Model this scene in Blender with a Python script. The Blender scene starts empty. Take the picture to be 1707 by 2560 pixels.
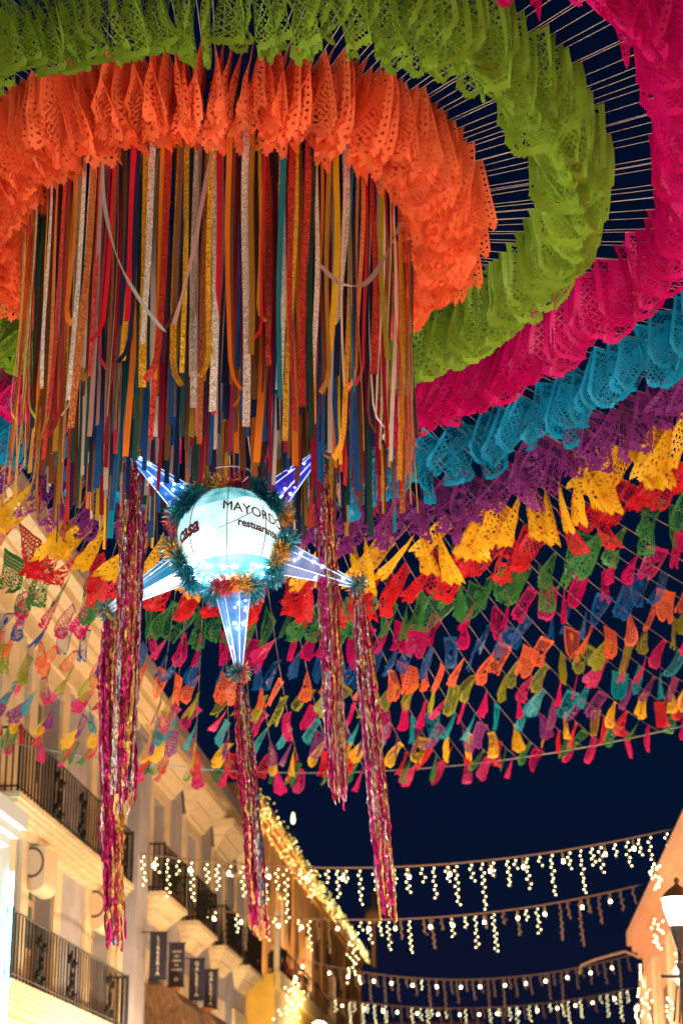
import bpy, math, random
from mathutils import Vector, Matrix
import numpy as np
random.seed(7)
R = math.radians
sc = bpy.context.scene
col = sc.collection

# ------------------------------------------------------------------ camera, world, exposure
PITCH = R(19.4713)
cd = bpy.data.cameras.new('camera'); cam = bpy.data.objects.new('camera', cd); col.objects.link(cam)
cam.location = (0, 0, 1.6); cam.rotation_euler = (R(90) + PITCH, 0, 0)
cd.sensor_width = 36; cd.lens = 70.0; cd.clip_end = 2000; cd.clip_start = .05
cd.dof.use_dof = True; cd.dof.focus_distance = 12.4; cd.dof.aperture_fstop = 2.9
sc.camera = cam
w = bpy.data.worlds.new("World"); sc.world = w; w.use_nodes = True
nt = w.node_tree; bg = nt.nodes['Background']
tc = nt.nodes.new('ShaderNodeTexCoord'); sx = nt.nodes.new('ShaderNodeSeparateXYZ'); rp = nt.nodes.new('ShaderNodeValToRGB')
nz = nt.nodes.new('ShaderNodeTexNoise'); nz.inputs['Scale'].default_value = 3.0; nz.inputs['Detail'].default_value = 4
ad = nt.nodes.new('ShaderNodeMath'); ad.operation = 'MULTIPLY_ADD'; ad.inputs[1].default_value = .10
nt.links.new(tc.outputs['Generated'], nz.inputs['Vector'])
nt.links.new(nz.outputs['Fac'], ad.inputs[0]); nt.links.new(sx.outputs['Z'], ad.inputs[2])
nt.links.new(tc.outputs['Generated'], sx.inputs[0]); nt.links.new(ad.outputs[0], rp.inputs[0]); nt.links.new(rp.outputs[0], bg.inputs[0])
e = rp.color_ramp.elements
e[0].position = .05; e[0].color = (.012, .010, .034, 1)
e[1].position = .75; e[1].color = (.0010, .0035, .017, 1)
m_ = e.new(.20); m_.color = (.0035, .0095, .038, 1)
m_ = e.new(.32); m_.color = (.0004, .0095, .040, 1)
bg.inputs[1].default_value = .62
vs = sc.view_settings; vs.view_transform = 'Standard'; vs.look = 'None'; vs.exposure = 0; vs.gamma = 1
sc.cycles.use_denoising = True
sc.cycles.sample_clamp_indirect = 4.0; sc.cycles.sample_clamp_direct = 40.0
sc.cycles.max_bounces = 8; sc.cycles.transparent_max_bounces = 12
sc.cycles.caustics_reflective = False; sc.cycles.caustics_refractive = False
sc.cycles.use_light_tree = True

LAMP = 1500.0         # radiance of a street lamp's glass
LAMP_COL = (1, .75, .46)
FLOOD = 440.0         # radiance of the unseen floods added under the bunting

# ------------------------------------------------------------------ street frame
A = R(5.2429)
SV = Vector((math.sin(A), math.cos(A), 0)); NV = Vector((math.cos(A), -math.sin(A), 0))
def W(s, n, z): return SV * s + NV * n + Vector((0, 0, z))
def sn(p): return p.dot(SV), p.dot(NV)

# ------------------------------------------------------------------ materials
MATS = {}
def mat(name, base=(.8, .8, .8), rough=.6, metal=0.0, emit=None, es=0.0, noise=0.0, nscale=8.0, bump=0.0, bscale=30.0,
        objcol=False, trans=0.0, spec=.5, samp=None, stretch=None):
    if name in MATS: return MATS[name]
    m = bpy.data.materials.new(name); m.use_nodes = True; n = m.node_tree; L = n.links
    b = n.nodes['Principled BSDF']; out = n.nodes['Material Output']
    b.inputs['Base Color'].default_value = (*base, 1); b.inputs['Roughness'].default_value = rough
    b.inputs['Metallic'].default_value = metal; b.inputs['Specular IOR Level'].default_value = spec
    if emit: b.inputs['Emission Color'].default_value = (*emit, 1); b.inputs['Emission Strength'].default_value = es
    src = None
    if objcol:
        oi = n.nodes.new('ShaderNodeObjectInfo'); src = oi.outputs['Color']; L.new(src, b.inputs['Base Color'])
    if noise or bump:
        t = n.nodes.new('ShaderNodeTexCoord'); vec = t.outputs['Object']
        if stretch:
            mp = n.nodes.new('ShaderNodeMapping'); mp.inputs['Scale'].default_value = stretch; L.new(vec, mp.inputs[0]); vec = mp.outputs[0]
    if noise:
        x = n.nodes.new('ShaderNodeTexNoise'); x.inputs['Scale'].default_value = nscale; x.inputs['Detail'].default_value = 5; x.inputs['Roughness'].default_value = .6
        L.new(vec, x.inputs['Vector'])
        r = n.nodes.new('ShaderNodeMapRange'); r.inputs[1].default_value = .3; r.inputs[2].default_value = .7
        r.inputs[3].default_value = 1 - noise; r.inputs[4].default_value = 1 + noise * .35
        L.new(x.outputs['Fac'], r.inputs[0])
        mx = n.nodes.new('ShaderNodeVectorMath'); mx.operation = 'SCALE'
        if src: L.new(src, mx.inputs[0])
        else: mx.inputs[0].default_value = base
        L.new(r.outputs[0], mx.inputs['Scale']); L.new(mx.outputs[0], b.inputs['Base Color']); src = mx.outputs[0]
    if bump:
        x = n.nodes.new('ShaderNodeTexNoise'); x.inputs['Scale'].default_value = bscale; x.inputs['Detail'].default_value = 4
        L.new(vec, x.inputs['Vector'])
        bp = n.nodes.new('ShaderNodeBump'); bp.inputs['Strength'].default_value = bump; bp.inputs['Distance'].default_value = .02
        L.new(x.outputs['Fac'], bp.inputs['Height']); L.new(bp.outputs[0], b.inputs['Normal'])
    if trans:
        tr = n.nodes.new('ShaderNodeBsdfTranslucent'); mxs = n.nodes.new('ShaderNodeMixShader'); mxs.inputs[0].default_value = trans
        if src: L.new(src, tr.inputs[0])
        else: tr.inputs[0].default_value = (*base, 1)
        L.new(b.outputs[0], mxs.inputs[1]); L.new(tr.outputs[0], mxs.inputs[2]); L.new(mxs.outputs[0], out.inputs[0])
    if samp: m.cycles.emission_sampling = samp
    MATS[name] = m
    return m

PAPER = mat('tissue_paper', rough=.45, objcol=True, trans=.30, noise=.12, nscale=9, spec=.35)
FOIL = mat('plastic_paper', rough=.22, objcol=True, trans=.38, noise=.12, nscale=9, spec=.9, bump=.6, bscale=22)
SATIN = mat('satin_ribbon', rough=.38, objcol=True, trans=.15, noise=.10, nscale=5, spec=.5, stretch=(1, 1, .3))
def glitter():
    m = mat('glitter_ribbon', rough=.4, objcol=True, metal=.35, spec=.8); n = m.node_tree; L = n.links; b = n.nodes['Principled BSDF']
    t = n.nodes.new('ShaderNodeTexCoord'); v = n.nodes.new('ShaderNodeTexVoronoi'); v.inputs['Scale'].default_value = 210
    L.new(t.outputs['Object'], v.inputs['Vector'])
    sub = n.nodes.new('ShaderNodeVectorMath'); sub.operation = 'SUBTRACT'; sub.inputs[1].default_value = (.5, .5, .5); L.new(v.outputs['Color'], sub.inputs[0])
    s2 = n.nodes.new('ShaderNodeVectorMath'); s2.operation = 'SCALE'; s2.inputs['Scale'].default_value = .9; L.new(sub.outputs[0], s2.inputs[0])
    g = n.nodes.new('ShaderNodeNewGeometry'); a_ = n.nodes.new('ShaderNodeVectorMath'); L.new(g.outputs['Normal'], a_.inputs[0]); L.new(s2.outputs[0], a_.inputs[1])
    nn = n.nodes.new('ShaderNodeVectorMath'); nn.operation = 'NORMALIZE'; L.new(a_.outputs[0], nn.inputs[0]); L.new(nn.outputs[0], b.inputs['Normal'])
    oi = [x for x in n.nodes if x.type == 'OBJECT_INFO'][0]; sp = n.nodes.new('ShaderNodeSeparateXYZ'); L.new(v.outputs['Color'], sp.inputs[0])
    r = n.nodes.new('ShaderNodeMapRange'); r.inputs[1].default_value = 0; r.inputs[2].default_value = 1; r.inputs[3].default_value = .55; r.inputs[4].default_value = 1.5; L.new(sp.outputs[0], r.inputs[0])
    mx = n.nodes.new('ShaderNodeVectorMath'); mx.operation = 'SCALE'; L.new(oi.outputs['Color'], mx.inputs[0]); L.new(r.outputs[0], mx.inputs['Scale']); L.new(mx.outputs[0], b.inputs['Base Color'])
    return m
GLITTER = glitter()
CORD = mat('pale_twine', (.50, .40, .34), .6)
STUCCO = mat('lilac_grey_stucco', (.46, .43, .48), .85, noise=.22, nscale=1.6, bump=.25, bscale=40)
CREAM = mat('cream_stucco', (.86, .69, .45), .8, noise=.22, nscale=2.2, bump=.22, bscale=35)
STONEM = mat('cream_moulding', (.86, .68, .42), .8, noise=.15, nscale=6, bump=.3, bscale=25)
AGED = mat('weathered_moulding', (.86, .68, .42), .85, noise=.28, nscale=5, bump=.25, bscale=14, stretch=(1, 1, 2.5))
DOORW = mat('door_wood', (.42, .27, .15), .6, noise=.3, nscale=4, stretch=(6, 6, .6))  # brown wood of the ground-floor doors
TEAL = mat('teal_pane', (.03, .18, .18), .15, spec=.8)
PANE = mat('window_pane', (.12, .09, .07), .1, spec=.8)
IRON = mat('black_iron', (.010, .008, .009), .7, spec=.2)
PALE = mat('pale_blue_white_paint', (.62, .66, .66), .8, noise=.08, nscale=2, bump=.15)
CHURCH = mat('orange_limestone', (.62, .38, .17), .9, noise=.45, nscale=.55, bump=.9, bscale=5)
OCHRE = mat('ochre_plaster', (.85, .52, .08), .85, noise=.2, nscale=1.5, bump=.2)
SALMON = mat('salmon_stucco', (.72, .36, .22), .85, noise=.12, nscale=1.5, bump=.2)
CREAM2 = mat('peach_stucco', (.8, .58, .38), .85, noise=.12, nscale=1.5)
DARKB = mat('dark_band', (.10, .055, .045), .8)
SIGN = mat('navy_sign_board', (.016, .014, .035), .5)
SIGNTXT = mat('sign_lettering', (.92, .78, .62), .6)
THATCH = mat('brown_thatch', (.17, .085, .035), .95, noise=.6, nscale=9, bump=1.0, bscale=30, stretch=(2, 2, .7))
TERRA = mat('terracotta', (.55, .20, .09), .8)
BULB = mat('icicle_bulb_glow', (1, .9, .6), .3, emit=(1, .90, .45), es=11, samp='NONE')
BULBY = mat('yellow_bulb_glow', (1, .85, .3), .3, emit=(1, .78, .14), es=5, samp='NONE')
BULBY2 = mat('pale_yellow_bulb_glow', (1, .9, .5), .3, emit=(1, .88, .36), es=12, samp='NONE')
BIGB = mat('round_bulb_glow', (1, .9, .7), .3, emit=(1, .78, .42), es=22, samp='NONE')
DEADB = mat('unlit_bulb', (.5, .34, .20), .35)
WIRE = mat('cable_rubber', (.34, .22, .15), .6)
LGLASS = mat('street_lamp_glass', (1, .9, .8), .3, emit=LAMP_COL, es=LAMP)
ROADM = mat('stone_paving', (.22, .19, .17), .8, noise=.3, nscale=3, bump=.4)

# ------------------------------------------------------------------ mesh collector
class MB:
    def __init__(s): s.v = []; s.f = []; s.m = []; s.mi = 0; s.sm = []
    def add(s, vs, fs, smooth=False):
        k = len(s.v); s.v += [tuple(p) for p in vs]; s.f += [tuple(i + k for i in f) for f in fs]
        s.m += [s.mi] * len(fs); s.sm += [smooth] * len(fs)
    def hexa(s, p):
        s.add(p, [(0, 3, 2, 1), (4, 5, 6, 7), (0, 1, 5, 4), (1, 2, 6, 5), (2, 3, 7, 6), (3, 0, 4, 7)])
    def box(s, s0, s1, n0, n1, z0, z1):
        s.hexa([W(a, b, c) for c in (z0, z1) for a, b in ((s0, n0), (s1, n0), (s1, n1), (s0, n1))])
    def prism(s, prof, s0, s1):           # profile [(n,z)] extruded along the street
        k = len(prof)
        s.add([W(s0, a, b) for a, b in prof] + [W(s1, a, b) for a, b in prof],
              [(i, (i + 1) % k, (i + 1) % k + k, i + k) for i in range(k)] + [tuple(range(k))[::-1], tuple(range(k, 2 * k))])
    def tube(s, pts, r, seg=5, smooth=True, closed=False, caps=True):
        pts = [Vector(p) for p in pts]; n = len(pts); rs = r if isinstance(r, (list, tuple)) else [r] * n
        vs = []
        for i, p in enumerate(pts):
            a = pts[(i - 1) % n] if (closed or i) else p; b = pts[(i + 1) % n] if (closed or i < n - 1) else p
            t = (b - a).normalized() if (b - a).length > 1e-9 else Vector((0, 0, 1))
            u = t.cross(Vector((0, 0, 1)) if abs(t.z) < .9 else Vector((0, 1, 0))).normalized(); v = t.cross(u)
            for j in range(seg):
                q = 2 * math.pi * j / seg; vs.append(p + (u * math.cos(q) + v * math.sin(q)) * rs[i])
        fs = []
        for i in range(n if closed else n - 1):
            for j in range(seg):
                a0 = i * seg + j; a1 = i * seg + (j + 1) % seg; i2 = (i + 1) % n
                fs.append((a0, a1, i2 * seg + (j + 1) % seg, i2 * seg + j))
        if caps and not closed: fs += [tuple(range(seg))[::-1], tuple((n - 1) * seg + j for j in range(seg))]
        s.add(vs, fs, smooth)
    def ico(s, c, r, sz=1.0):
        t = (1 + 5 ** .5) / 2; k = r / (1 + t * t) ** .5
        P = [(-1, t, 0), (1, t, 0), (-1, -t, 0), (1, -t, 0), (0, -1, t), (0, 1, t), (0, -1, -t), (0, 1, -t), (t, 0, -1), (t, 0, 1), (-t, 0, -1), (-t, 0, 1)]
        F = [(0, 11, 5), (0, 5, 1), (0, 1, 7), (0, 7, 10), (0, 10, 11), (1, 5, 9), (5, 11, 4), (11, 10, 2), (10, 7, 6), (7, 1, 8), (3, 9, 4), (3, 4, 2), (3, 2, 6), (3, 6, 8), (3, 8, 9), (4, 9, 5), (2, 4, 11), (6, 2, 10), (8, 6, 7), (9, 8, 1)]
        s.add([(c[0] + a * k, c[1] + b * k, c[2] + d * k * sz) for a, b, d in P], F, True)
    def lathe(s, prof, c, seg=16, axis=None):   # profile [(r,z)] about vertical axis through c
        vs = []; k = len(prof)
        for r, z in prof:
            for j in range(seg):
                q = 2 * math.pi * j / seg; vs.append((c[0] + r * math.cos(q), c[1] + r * math.sin(q), c[2] + z))
        fs = [(i * seg + j, i * seg + (j + 1) % seg, (i + 1) * seg + (j + 1) % seg, (i + 1) * seg + j) for i in range(k - 1) for j in range(seg)]
        s.add(vs, fs, True)
    def mesh(s, name, mats, org=(0, 0, 0)):
        me = bpy.data.meshes.new(name); o = Vector(org)
        me.from_pydata([tuple(Vector(p) - o) for p in s.v], [], s.f)
        for m in (mats if isinstance(mats, (list, tuple)) else [mats]): me.materials.append(m)
        me.polygons.foreach_set('material_index', s.m); me.polygons.foreach_set('use_smooth', s.sm); me.update()
        return me
    def build(s, name, mats, parent=None, org=None, label=None):
        if org is None: org = parent_org(parent)
        me = s.mesh(name, mats, org)
        return link(name, me, parent, org, label)
ORG = {}
def parent_org(p): return ORG.get(p.name, Vector((0, 0, 0))) if p else Vector((0, 0, 0))
def link(name, me, parent, org, label=None):
    o = bpy.data.objects.new(name, me); col.objects.link(o)
    o.location = Vector(org) - parent_org(parent); o.parent = parent
    ORG[o.name] = Vector(org)
    if label: o['label'] = label
    return o
def thing(name, loc, label, cat, group=None):
    o = bpy.data.objects.new(name, None); col.objects.link(o); o.location = loc; ORG[o.name] = Vector(loc); o.empty_display_size = .1
    return tag(o, label, cat, group)
def tag(o, label, cat=None, group=None, kind=None):
    if label: o['label'] = label
    if cat: o['category'] = cat
    if group: o['group'] = group
    if kind: o['kind'] = kind
    return o
def copy_tree(o, parent=None, delta=None):
    c = o.copy(); col.objects.link(c); c.parent = parent
    if parent is None and delta is not None: c.location = o.location + delta
    ORG[c.name] = ORG.get(o.name, Vector()) + (delta or Vector())
    for ch in o.children: copy_tree(ch, c, delta)
    return c
def text_mesh(body, size=1.0, bold=0.0):
    cu = bpy.data.curves.new('t', 'FONT'); cu.body = body; cu.size = size; cu.align_x = 'CENTER'; cu.align_y = 'CENTER'; cu.offset = bold; cu.resolution_u = 3
    o = bpy.data.objects.new('t', cu); col.objects.link(o)
    dg = bpy.context.evaluated_depsgraph_get(); me = bpy.data.meshes.new_from_object(o.evaluated_get(dg))
    v = [tuple(q.co) for q in me.vertices]; f = [tuple(p.vertices) for p in me.polygons]
    bpy.data.objects.remove(o); bpy.data.curves.remove(cu); bpy.data.meshes.remove(me)
    return v, f

# ------------------------------------------------------------------ ground
g = MB(); g.hexa([(-400, -200, -.3), (400, -200, -.3), (400, 900, -.3), (-400, 900, -.3), (-400, -200, 0), (400, -200, 0), (400, 900, 0), (-400, 900, 0)])
tag(g.build('ground', ROADM), None, kind='structure')
for n0, n1 in ((-8.0, -5.0), (1.2, 3.4)):
    g = MB(); g.box(-12, 110, n0, n1, .004, .14); tag(g.build('pavement', CREAM), None, kind='structure')

# ------------------------------------------------------------------ facades
def wall_with_openings(mb, s0, s1, nb, nf, z0, z1, ops):
    """solid wall between n=nb (back) and nf (front) with rectangular openings [(a,b,za,zb)] in columns"""
    cols = sorted(set((a, b) for a, b, _, _ in ops)); cur = s0
    for a, b in cols:
        if a > cur: mb.box(cur, a, nb, nf, z0, z1)
        zs = sorted((za, zb) for x, y, za, zb in ops if (x, y) == (a, b)); zc = z0
        for za, zb in zs:
            if za > zc: mb.box(a, b, nb, nf, zc, za)
            zc = zb
        if zc < z1: mb.box(a, b, nb, nf, zc, z1)
        cur = b
    if cur < s1: mb.box(cur, s1, nb, nf, z0, z1)

def frame_mb(a, b, za, zb, nf, wd, pr, top=None):
    m = MB(); top = top or wd
    m.box(a - wd, a, nf, nf + pr, za, zb); m.box(b, b + wd, nf, nf + pr, za, zb); m.box(a - wd, b + wd, nf, nf + pr, zb, zb + top)
    return m

def taper(mb, s0, s1, nf, p0, p1, e0, e1, z0, z1):
    mb.hexa([W(a, b, c) for c, p, e in ((z0, p0, e0), (z1, p1, e1)) for a, b in ((s0 - e, nf), (s1 + e, nf), (s1 + e, nf + p), (s0 - e, nf + p))])

def door(bld, a, b, za, zb, nf, panes=TEAL, wood=CREAM2):
    """double leaf door set back in the reveal"""
    nn = nf - .32; m = MB(); mid = (a + b) / 2
    for x0, x1 in ((a + .02, mid - .01), (mid + .01, b - .02)):
        m.box(x0, x0 + .09, nn, nn + .05, za, zb - .02); m.box(x1 - .09, x1, nn, nn + .05, za, zb - .02)
        for zz in (za, za + .75, za + 1.55, zb - .12): m.box(x0 + .09, x1 - .09, nn, nn + .045, zz, zz + .10)
        m.box(x0 + .09, x1 - .09, nn, nn + .025, za + .10, za + .75)
    d = m.build('door', wood, bld, org=W(mid, nn, za))
    for x0, x1 in ((a + .11, mid - .10), (mid + .10, b - .11)):
        for zz, z2 in ((za + .85, za + 1.55), (za + 1.65, zb - .12)):
            p = MB(); p.box(x0 + .004, x1 - .004, nn + .008, nn + .018, zz + .003, z2 - .003); p.build('pane', panes, d, org=W((x0 + x1) / 2, nn, zz))
    return d

def balcony(bld, a, b, nf, pr, zt, hs=1.0, ros=(), railing_mat=IRON, side_left=True, slabmat=None):
    """moulded slab with iron railing; top of slab at zt"""
    n1 = nf + pr; m = MB()
    steps = [(0, .09), (.05, .07), (.10, .08), (.17, .07), (.25, .10)]; z = zt
    if hs > 1:
        taper(m, a, b, nf - .05, pr + .05, pr + .05, 0, 0, zt - .10, zt - .002); taper(m, a, b, nf - .05, pr - .15, pr + .01, -.3, -.05, zt - .30, zt - .102)
        taper(m, a, b, nf - .05, pr - .18, pr - .17, -.34, -.33, zt - .36, zt - .302); taper(m, a, b, nf - .05, .12, pr - .22, -.6, -.38, zt - .56, zt - .362); steps = []
    for k, (ins, h) in enumerate(steps):
        h *= hs
        m.box(a + ins * 1.6, b - ins * 1.6, nf - .05, n1 - ins, z - h + .004 * (k > 0), z - .002); z -= h
    sl = m.build('balcony', slabmat or AGED, bld, org=W((a + b) / 2, nf, zt))
    r = MB(); H = 1.0; n = n1 - .05; rr = .014
    def bar(p, q, t=rr): r.tube([p, q], t, 4, False)
    zt2 = zt + .002
    for zz, t in ((H, .020), (.09, .014)):
        bar(W(a + .06, n, zt + zz), W(b - .06, n, zt + zz), t)
        for s_ in (a + .06, b - .06): bar(W(s_, n, zt + zz), W(s_, nf, zt + zz), t)
    nb = int((b - a) / .21); skip = []
    for c in ros: skip.append((c - .26, c + .26))
    for i in range(nb + 1):
        s_ = a + .06 + (b - a - .12) * i / nb
        if any(x < s_ < y for x, y in skip): continue
        bar(W(s_, n, zt2), W(s_, n, zt + H))
    for s_ in (a + .06, b - .06):
        bar(W(s_, n, zt2), W(s_, n, zt + H + .04), .022)
        for j in range(1, 4): bar(W(s_, nf + (n - nf) * j / 4, zt2), W(s_, nf + (n - nf) * j / 4, zt + H))
    for c in ros:
        for ds in (-.24, -.08, .08, .24): bar(W(c + ds, n, zt2), W(c + ds, n, zt + H), .012)
        for ds, dz in ((-.17, .74), (-.17, .22), (.17, .70), (.17, .18), (0, .46), (.0, .34)):
            for q in range(4):
                an = q * math.pi / 2 + .4; p = W(c + ds + .045 * math.cos(an), n + .012, zt + dz + .045 * math.sin(an)); r.ico(p, .045, .9)
            r.ico(W(c + ds, n + .03, zt + dz), .04)
        pts = [W(c + .07 * math.sin(t * 2.2), n, zt + .1 + .8 * t / 6) for t in range(7)]; r.tube(pts, .012, 4)
    r.build('railing', railing_mat, sl, org=W((a + b) / 2, n, zt))
    return sl

# --- the near long-balcony building
NF = -8.0
bA = thing('balcony_building', W(33, NF, 0), 'cream and lilac building with two long wrought iron balconies, nearest on the left', 'building')
ops = [(31.57, 33.37, 4.95, 7.25), (36.37, 38.19, 4.95, 7.25), (31.57, 33.37, 7.75, 10.1), (36.37, 38.19, 7.75, 10.1), (31.57, 33.37, 0.2, 3.6), (36.37, 38.19, .2, 3.6),
       (25.5, 27.3, 7.75, 10.1), (20, 21.8, 7.75, 10.1)]
m = MB(); wall_with_openings(m, -8, 38.9, NF - .45, NF, 0, 11.2, ops); m.box(-8, 38.9, NF - 9, NF - .9, 0, 11.2)
m.build('wall', STUCCO, bA)
for a, b, za, zb in ops[:7]:
    frame_mb(a, b, za, zb, NF, .50 if za > 4 else .3, .07, .40 if za > 5 else .38).build('door_frame', CREAM, bA)
    door(bA, a, b, za, zb, NF)
m = MB(); m.box(38.50, 38.95, NF + .002, NF + .14, 0, 10.6); m.build('pilaster', CREAM, bA)
m = MB(); m.box(29.15, 30.5, NF + .002, NF + .1, 0, 10.6); m.build('pilaster', CREAM, bA)
m = MB()
for (pr, z0, z1) in ((.12, 10.45, 10.60), (.10, 10.60, 10.9), (.34, 10.9, 11.02), (.50, 11.02, 11.12), (.72, 11.12, 11.3), (.92, 11.3, 11.48)):
    m.box(-8, 38.9 + pr * .3, NF + .003, NF + pr, z0 + .002, z1)
m.build('cornice', STONEM, bA)
m = MB(); m.box(-8, 38.8, NF - .4, NF + .62, 11.485, 12.0); m.box(-8, 38.8, NF - .4, NF + .70, 12.0, 12.1); m.build('parapet', STUCCO, bA)
balcony(bA, 29.2, 38.35, NF, .45, 7.66, ros=(31.9, 33.7, 35.6, 37.4))
balcony(bA, 29.3, 38.35, NF, .45, 4.90, ros=(31.2, 33.4, 36.6))
m = MB(); m.box(29.0, 38.4, NF, NF + .12, 3.9, 4.3); m.build('string_course', AGED, bA)

def scroll_awning(s0, s1, n, zt, label):
    t = thing('door_awning', W((s0 + s1) / 2, n, zt), label, 'awning', 'cream door awnings with a round D logo')
    prof = [(n + .02 + .04 * i, zt - .12 * i) for i in range(4)]
    cx, cz, rr = n + .14 - .0, zt - .62, .16
    arc = [(cx + .02 + rr * math.sin(q), cz + rr * math.cos(q) + .02) for q in [R(x) for x in range(20, 221, 20)]]
    P = [(n + .0, zt), (n + .10, zt - .18)] + arc
    Q = [(a - .03, b - .004) for a, b in P][::-1]
    m = MB()
    for i in range(len(P) - 1):
        p = P[i], P[i + 1]; q = (P[i][0] - .03, P[i][1] - .004), (P[i + 1][0] - .03, P[i + 1][1] - .004)
        m.hexa([W(s0, *q[0]), W(s1, *q[0]), W(s1, *p[0]), W(s0, *p[0]), W(s0, *q[1]), W(s1, *q[1]), W(s1, *p[1]), W(s0, *p[1])])
    m.build('awning_cloth', CREAM2, t)
    e_ = MB(); e_.box(s0 - .02, s0 - .003, n - .02, n + .26, zt - .75, zt + .02); e_.box(s1 + .003, s1 + .02, n - .02, n + .26, zt - .75, zt + .02); e_.build('side_panel', CREAM2, t)
    return t
# --- D logo panels facing up the street
def d_panel(s, n0, n1, z0, z1, label):
    t = thing('round_logo_awning', W(s, (n0 + n1) / 2, z0), label, 'awning', 'cream rolled awnings with a round D logo')
    m = MB(); k = 10; r = .17
    m.box(s, s + .9, n0, n1, z0 + r, z1)
    vs = []
    for i in range(k + 1):
        q = math.pi * i / k; vs.append(((n0 + n1) / 2 + (n1 - n0) / 2 * math.cos(q), z0 + r - r * math.sin(q) * 1.0))
    m.prism(vs[::-1], s + .001, s + .899)
    m.build('awning_cloth', CREAM2, t)
    c = ((n0 + n1) / 2 - .02, (z0 + z1) / 2 + .1); rg = MB(); R0 = .20
    for R1, R2 in ((R0, R0 - .035),):
        for i in range(28):
            a0, a1 = 2 * math.pi * i / 28, 2 * math.pi * (i + 1) / 28
            rg.add([W(s - .004, c[0] + q[0] * math.cos(q[1]), c[1] + q[0] * 1.25 * math.sin(q[1])) for q in ((R1, a0), (R1, a1), (R2, a1), (R2, a0))], [(0, 1, 2, 3)])
    rg.add([W(s - .004, c[0] - .13 + q[0], c[1] + q[1]) for q in ((0, -.15), (.025, -.15), (.025, .15), (0, .15))], [(0, 1, 2, 3)])
    rg.build('logo', DARKB, t)
d_panel(31.45, -8.05, -7.66, 6.50, 7.22, 'cream rolled awning with a round D logo, nearest the cyan wall')
d_panel(36.3, -8.03, -7.68, 6.55, 7.25, 'cream rolled awning with a round D logo, beside the long foil tassels')

# --- cyan-lit neighbour at the far left
b0 = thing('cyan_lit_house', W(28, -7.6, 0), 'low pale house lit cyan at the left edge, with a stepped white cornice', 'building')
m = MB(); m.box(-8, 29.0, -7.98, -7.6, 0, 7.0); m.build('wall', PALE, b0)
m = MB()
for pr, z0, z1 in ((.10, 6.5, 6.62), (.22, 6.62, 6.74), (.34, 6.74, 6.86), (.46, 6.86, 7.1)): m.box(-8, 28.1 + pr * .2, -7.598, -7.6 + pr, z0 + .002, z1)
m.build('cornice', PALE, b0)
m = MB()
for i in range(26):
    s_ = 20.5 + i * .3; m.tube([W(s_, -7.95, 7.35 + .03 * random.random()), W(s_, -7.55, 7.2)], .085, 7)
m.build('roof_tiles', mat('blue_grey_tile', (.10, .14, .16), .8, noise=.4, nscale=5), b0)
CY = mat('cyan_led_glow', (.1, .8, 1), .4, emit=(.10, .75, 1), es=26)
ls = MB(); ls.box(28.98, 29.03, -7.56, -7.53, 1.2, 6.4); tag(ls.build('led_strip', CY), 'vertical cyan light strip on the corner of the leftmost house', 'light strip')
fl = thing('cyan_floodlight', W(27.2, -6.5, 3.4), 'cyan floodlight shining up the leftmost pale house', 'floodlight')
m = MB(); m.box(27.0, 27.4, -6.65, -6.4, 3.2, 3.36); m.tube([W(27.2, -6.55, 0), W(27.2, -6.55, 3.2)], .03, 6); m.build('housing', IRON, fl)
m = MB(); m.box(27.03, 27.37, -6.62, -6.43, 3.364, 3.375); m.build('lens', mat('cyan_flood_glow', (0, 0, 0), .5, emit=(.22, .85, 1), es=800), fl)

# --- second building, single doors with hoods and small balconies
bB = thing('hooded_door_building', W(48, NF, 0), 'cream building with hooded doors and small iron balconies, behind the hanging banners', 'building')
ctr = [42.95, 47.4, 51.9, 56.1]
ops = []
for c in ctr: ops += [(c - .75, c + .75, 8.0, 10.25), (c - .75, c + .75, .2, 6.4)]
m = MB(); wall_with_openings(m, 40.3, 57.5, NF - .45, NF, 0, 11.2, ops); m.box(40.3, 57.5, NF - 9, NF - .9, 0, 11.2)
m.box(38.95, 40.28, NF - 9, NF - .75, 0, 11.1)
m.build('wall', STUCCO, bB)
for i, c in enumerate(ctr):
    frame_mb(c - .75, c + .75, 8.0, 10.25, NF, .50, .07, .3).build('door_frame', CREAM, bB); door(bB, c - .75, c + .75, 8.0, 10.25, NF, PANE, CREAM2)
    frame_mb(c - .75, c + .75, .2, 6.4, NF, .50, .06, .5).build('door_frame', CREAM, bB); door(bB, c - .75, c + .75, .2, 6.4, NF, PANE, DOORW)
    hd = MB()
    for p0, p1, e0, e1, z0, z1 in ((.08, .10, .50, .52, 10.50, 10.58), (.10, .26, .5, .68, 10.582, 10.78), (.29, .30, .70, .71, 10.782, 10.84), (.30, .50, .70, .88, 10.842, 11.03), (.54, .56, .92, .94, 11.032, 11.20)): taper(hd, c - .75, c + .75, NF + .072, p0, p1, e0, e1, z0, z1)
    hd.build('door_hood', STONEM, bB)
    balcony(bB, c - 1.45, c + 1.45, NF, .48, 8.03, hs=1.5)
m = MB(); m.box(40.3, 41.5, NF + .002, NF + .12, 0, 11.0); m.build('pilaster', STUCCO, bB)
m = MB()
for (pr, z0, z1) in ((.14, 11.32, 11.42), (.30, 11.42, 11.52), (.5, 11.52, 11.68)): m.box(40.3, 57.6, NF + .003, NF + pr, z0 + .002, z1)
m.build('cornice', STONEM, bB)
m = MB(); m.box(40.3, 57.5, NF - .4, NF + .1, 11.2, 11.32); m.box(40.3, 57.5, NF - .4, NF + .36, 11.685, 12.15); m.build('parapet', STUCCO, bB)
m = MB(); m.box(39.0, 57.5, NF - 6, NF - 3, 11.2, 13.6); m.build('roof_room', DARKB, bB)

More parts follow.
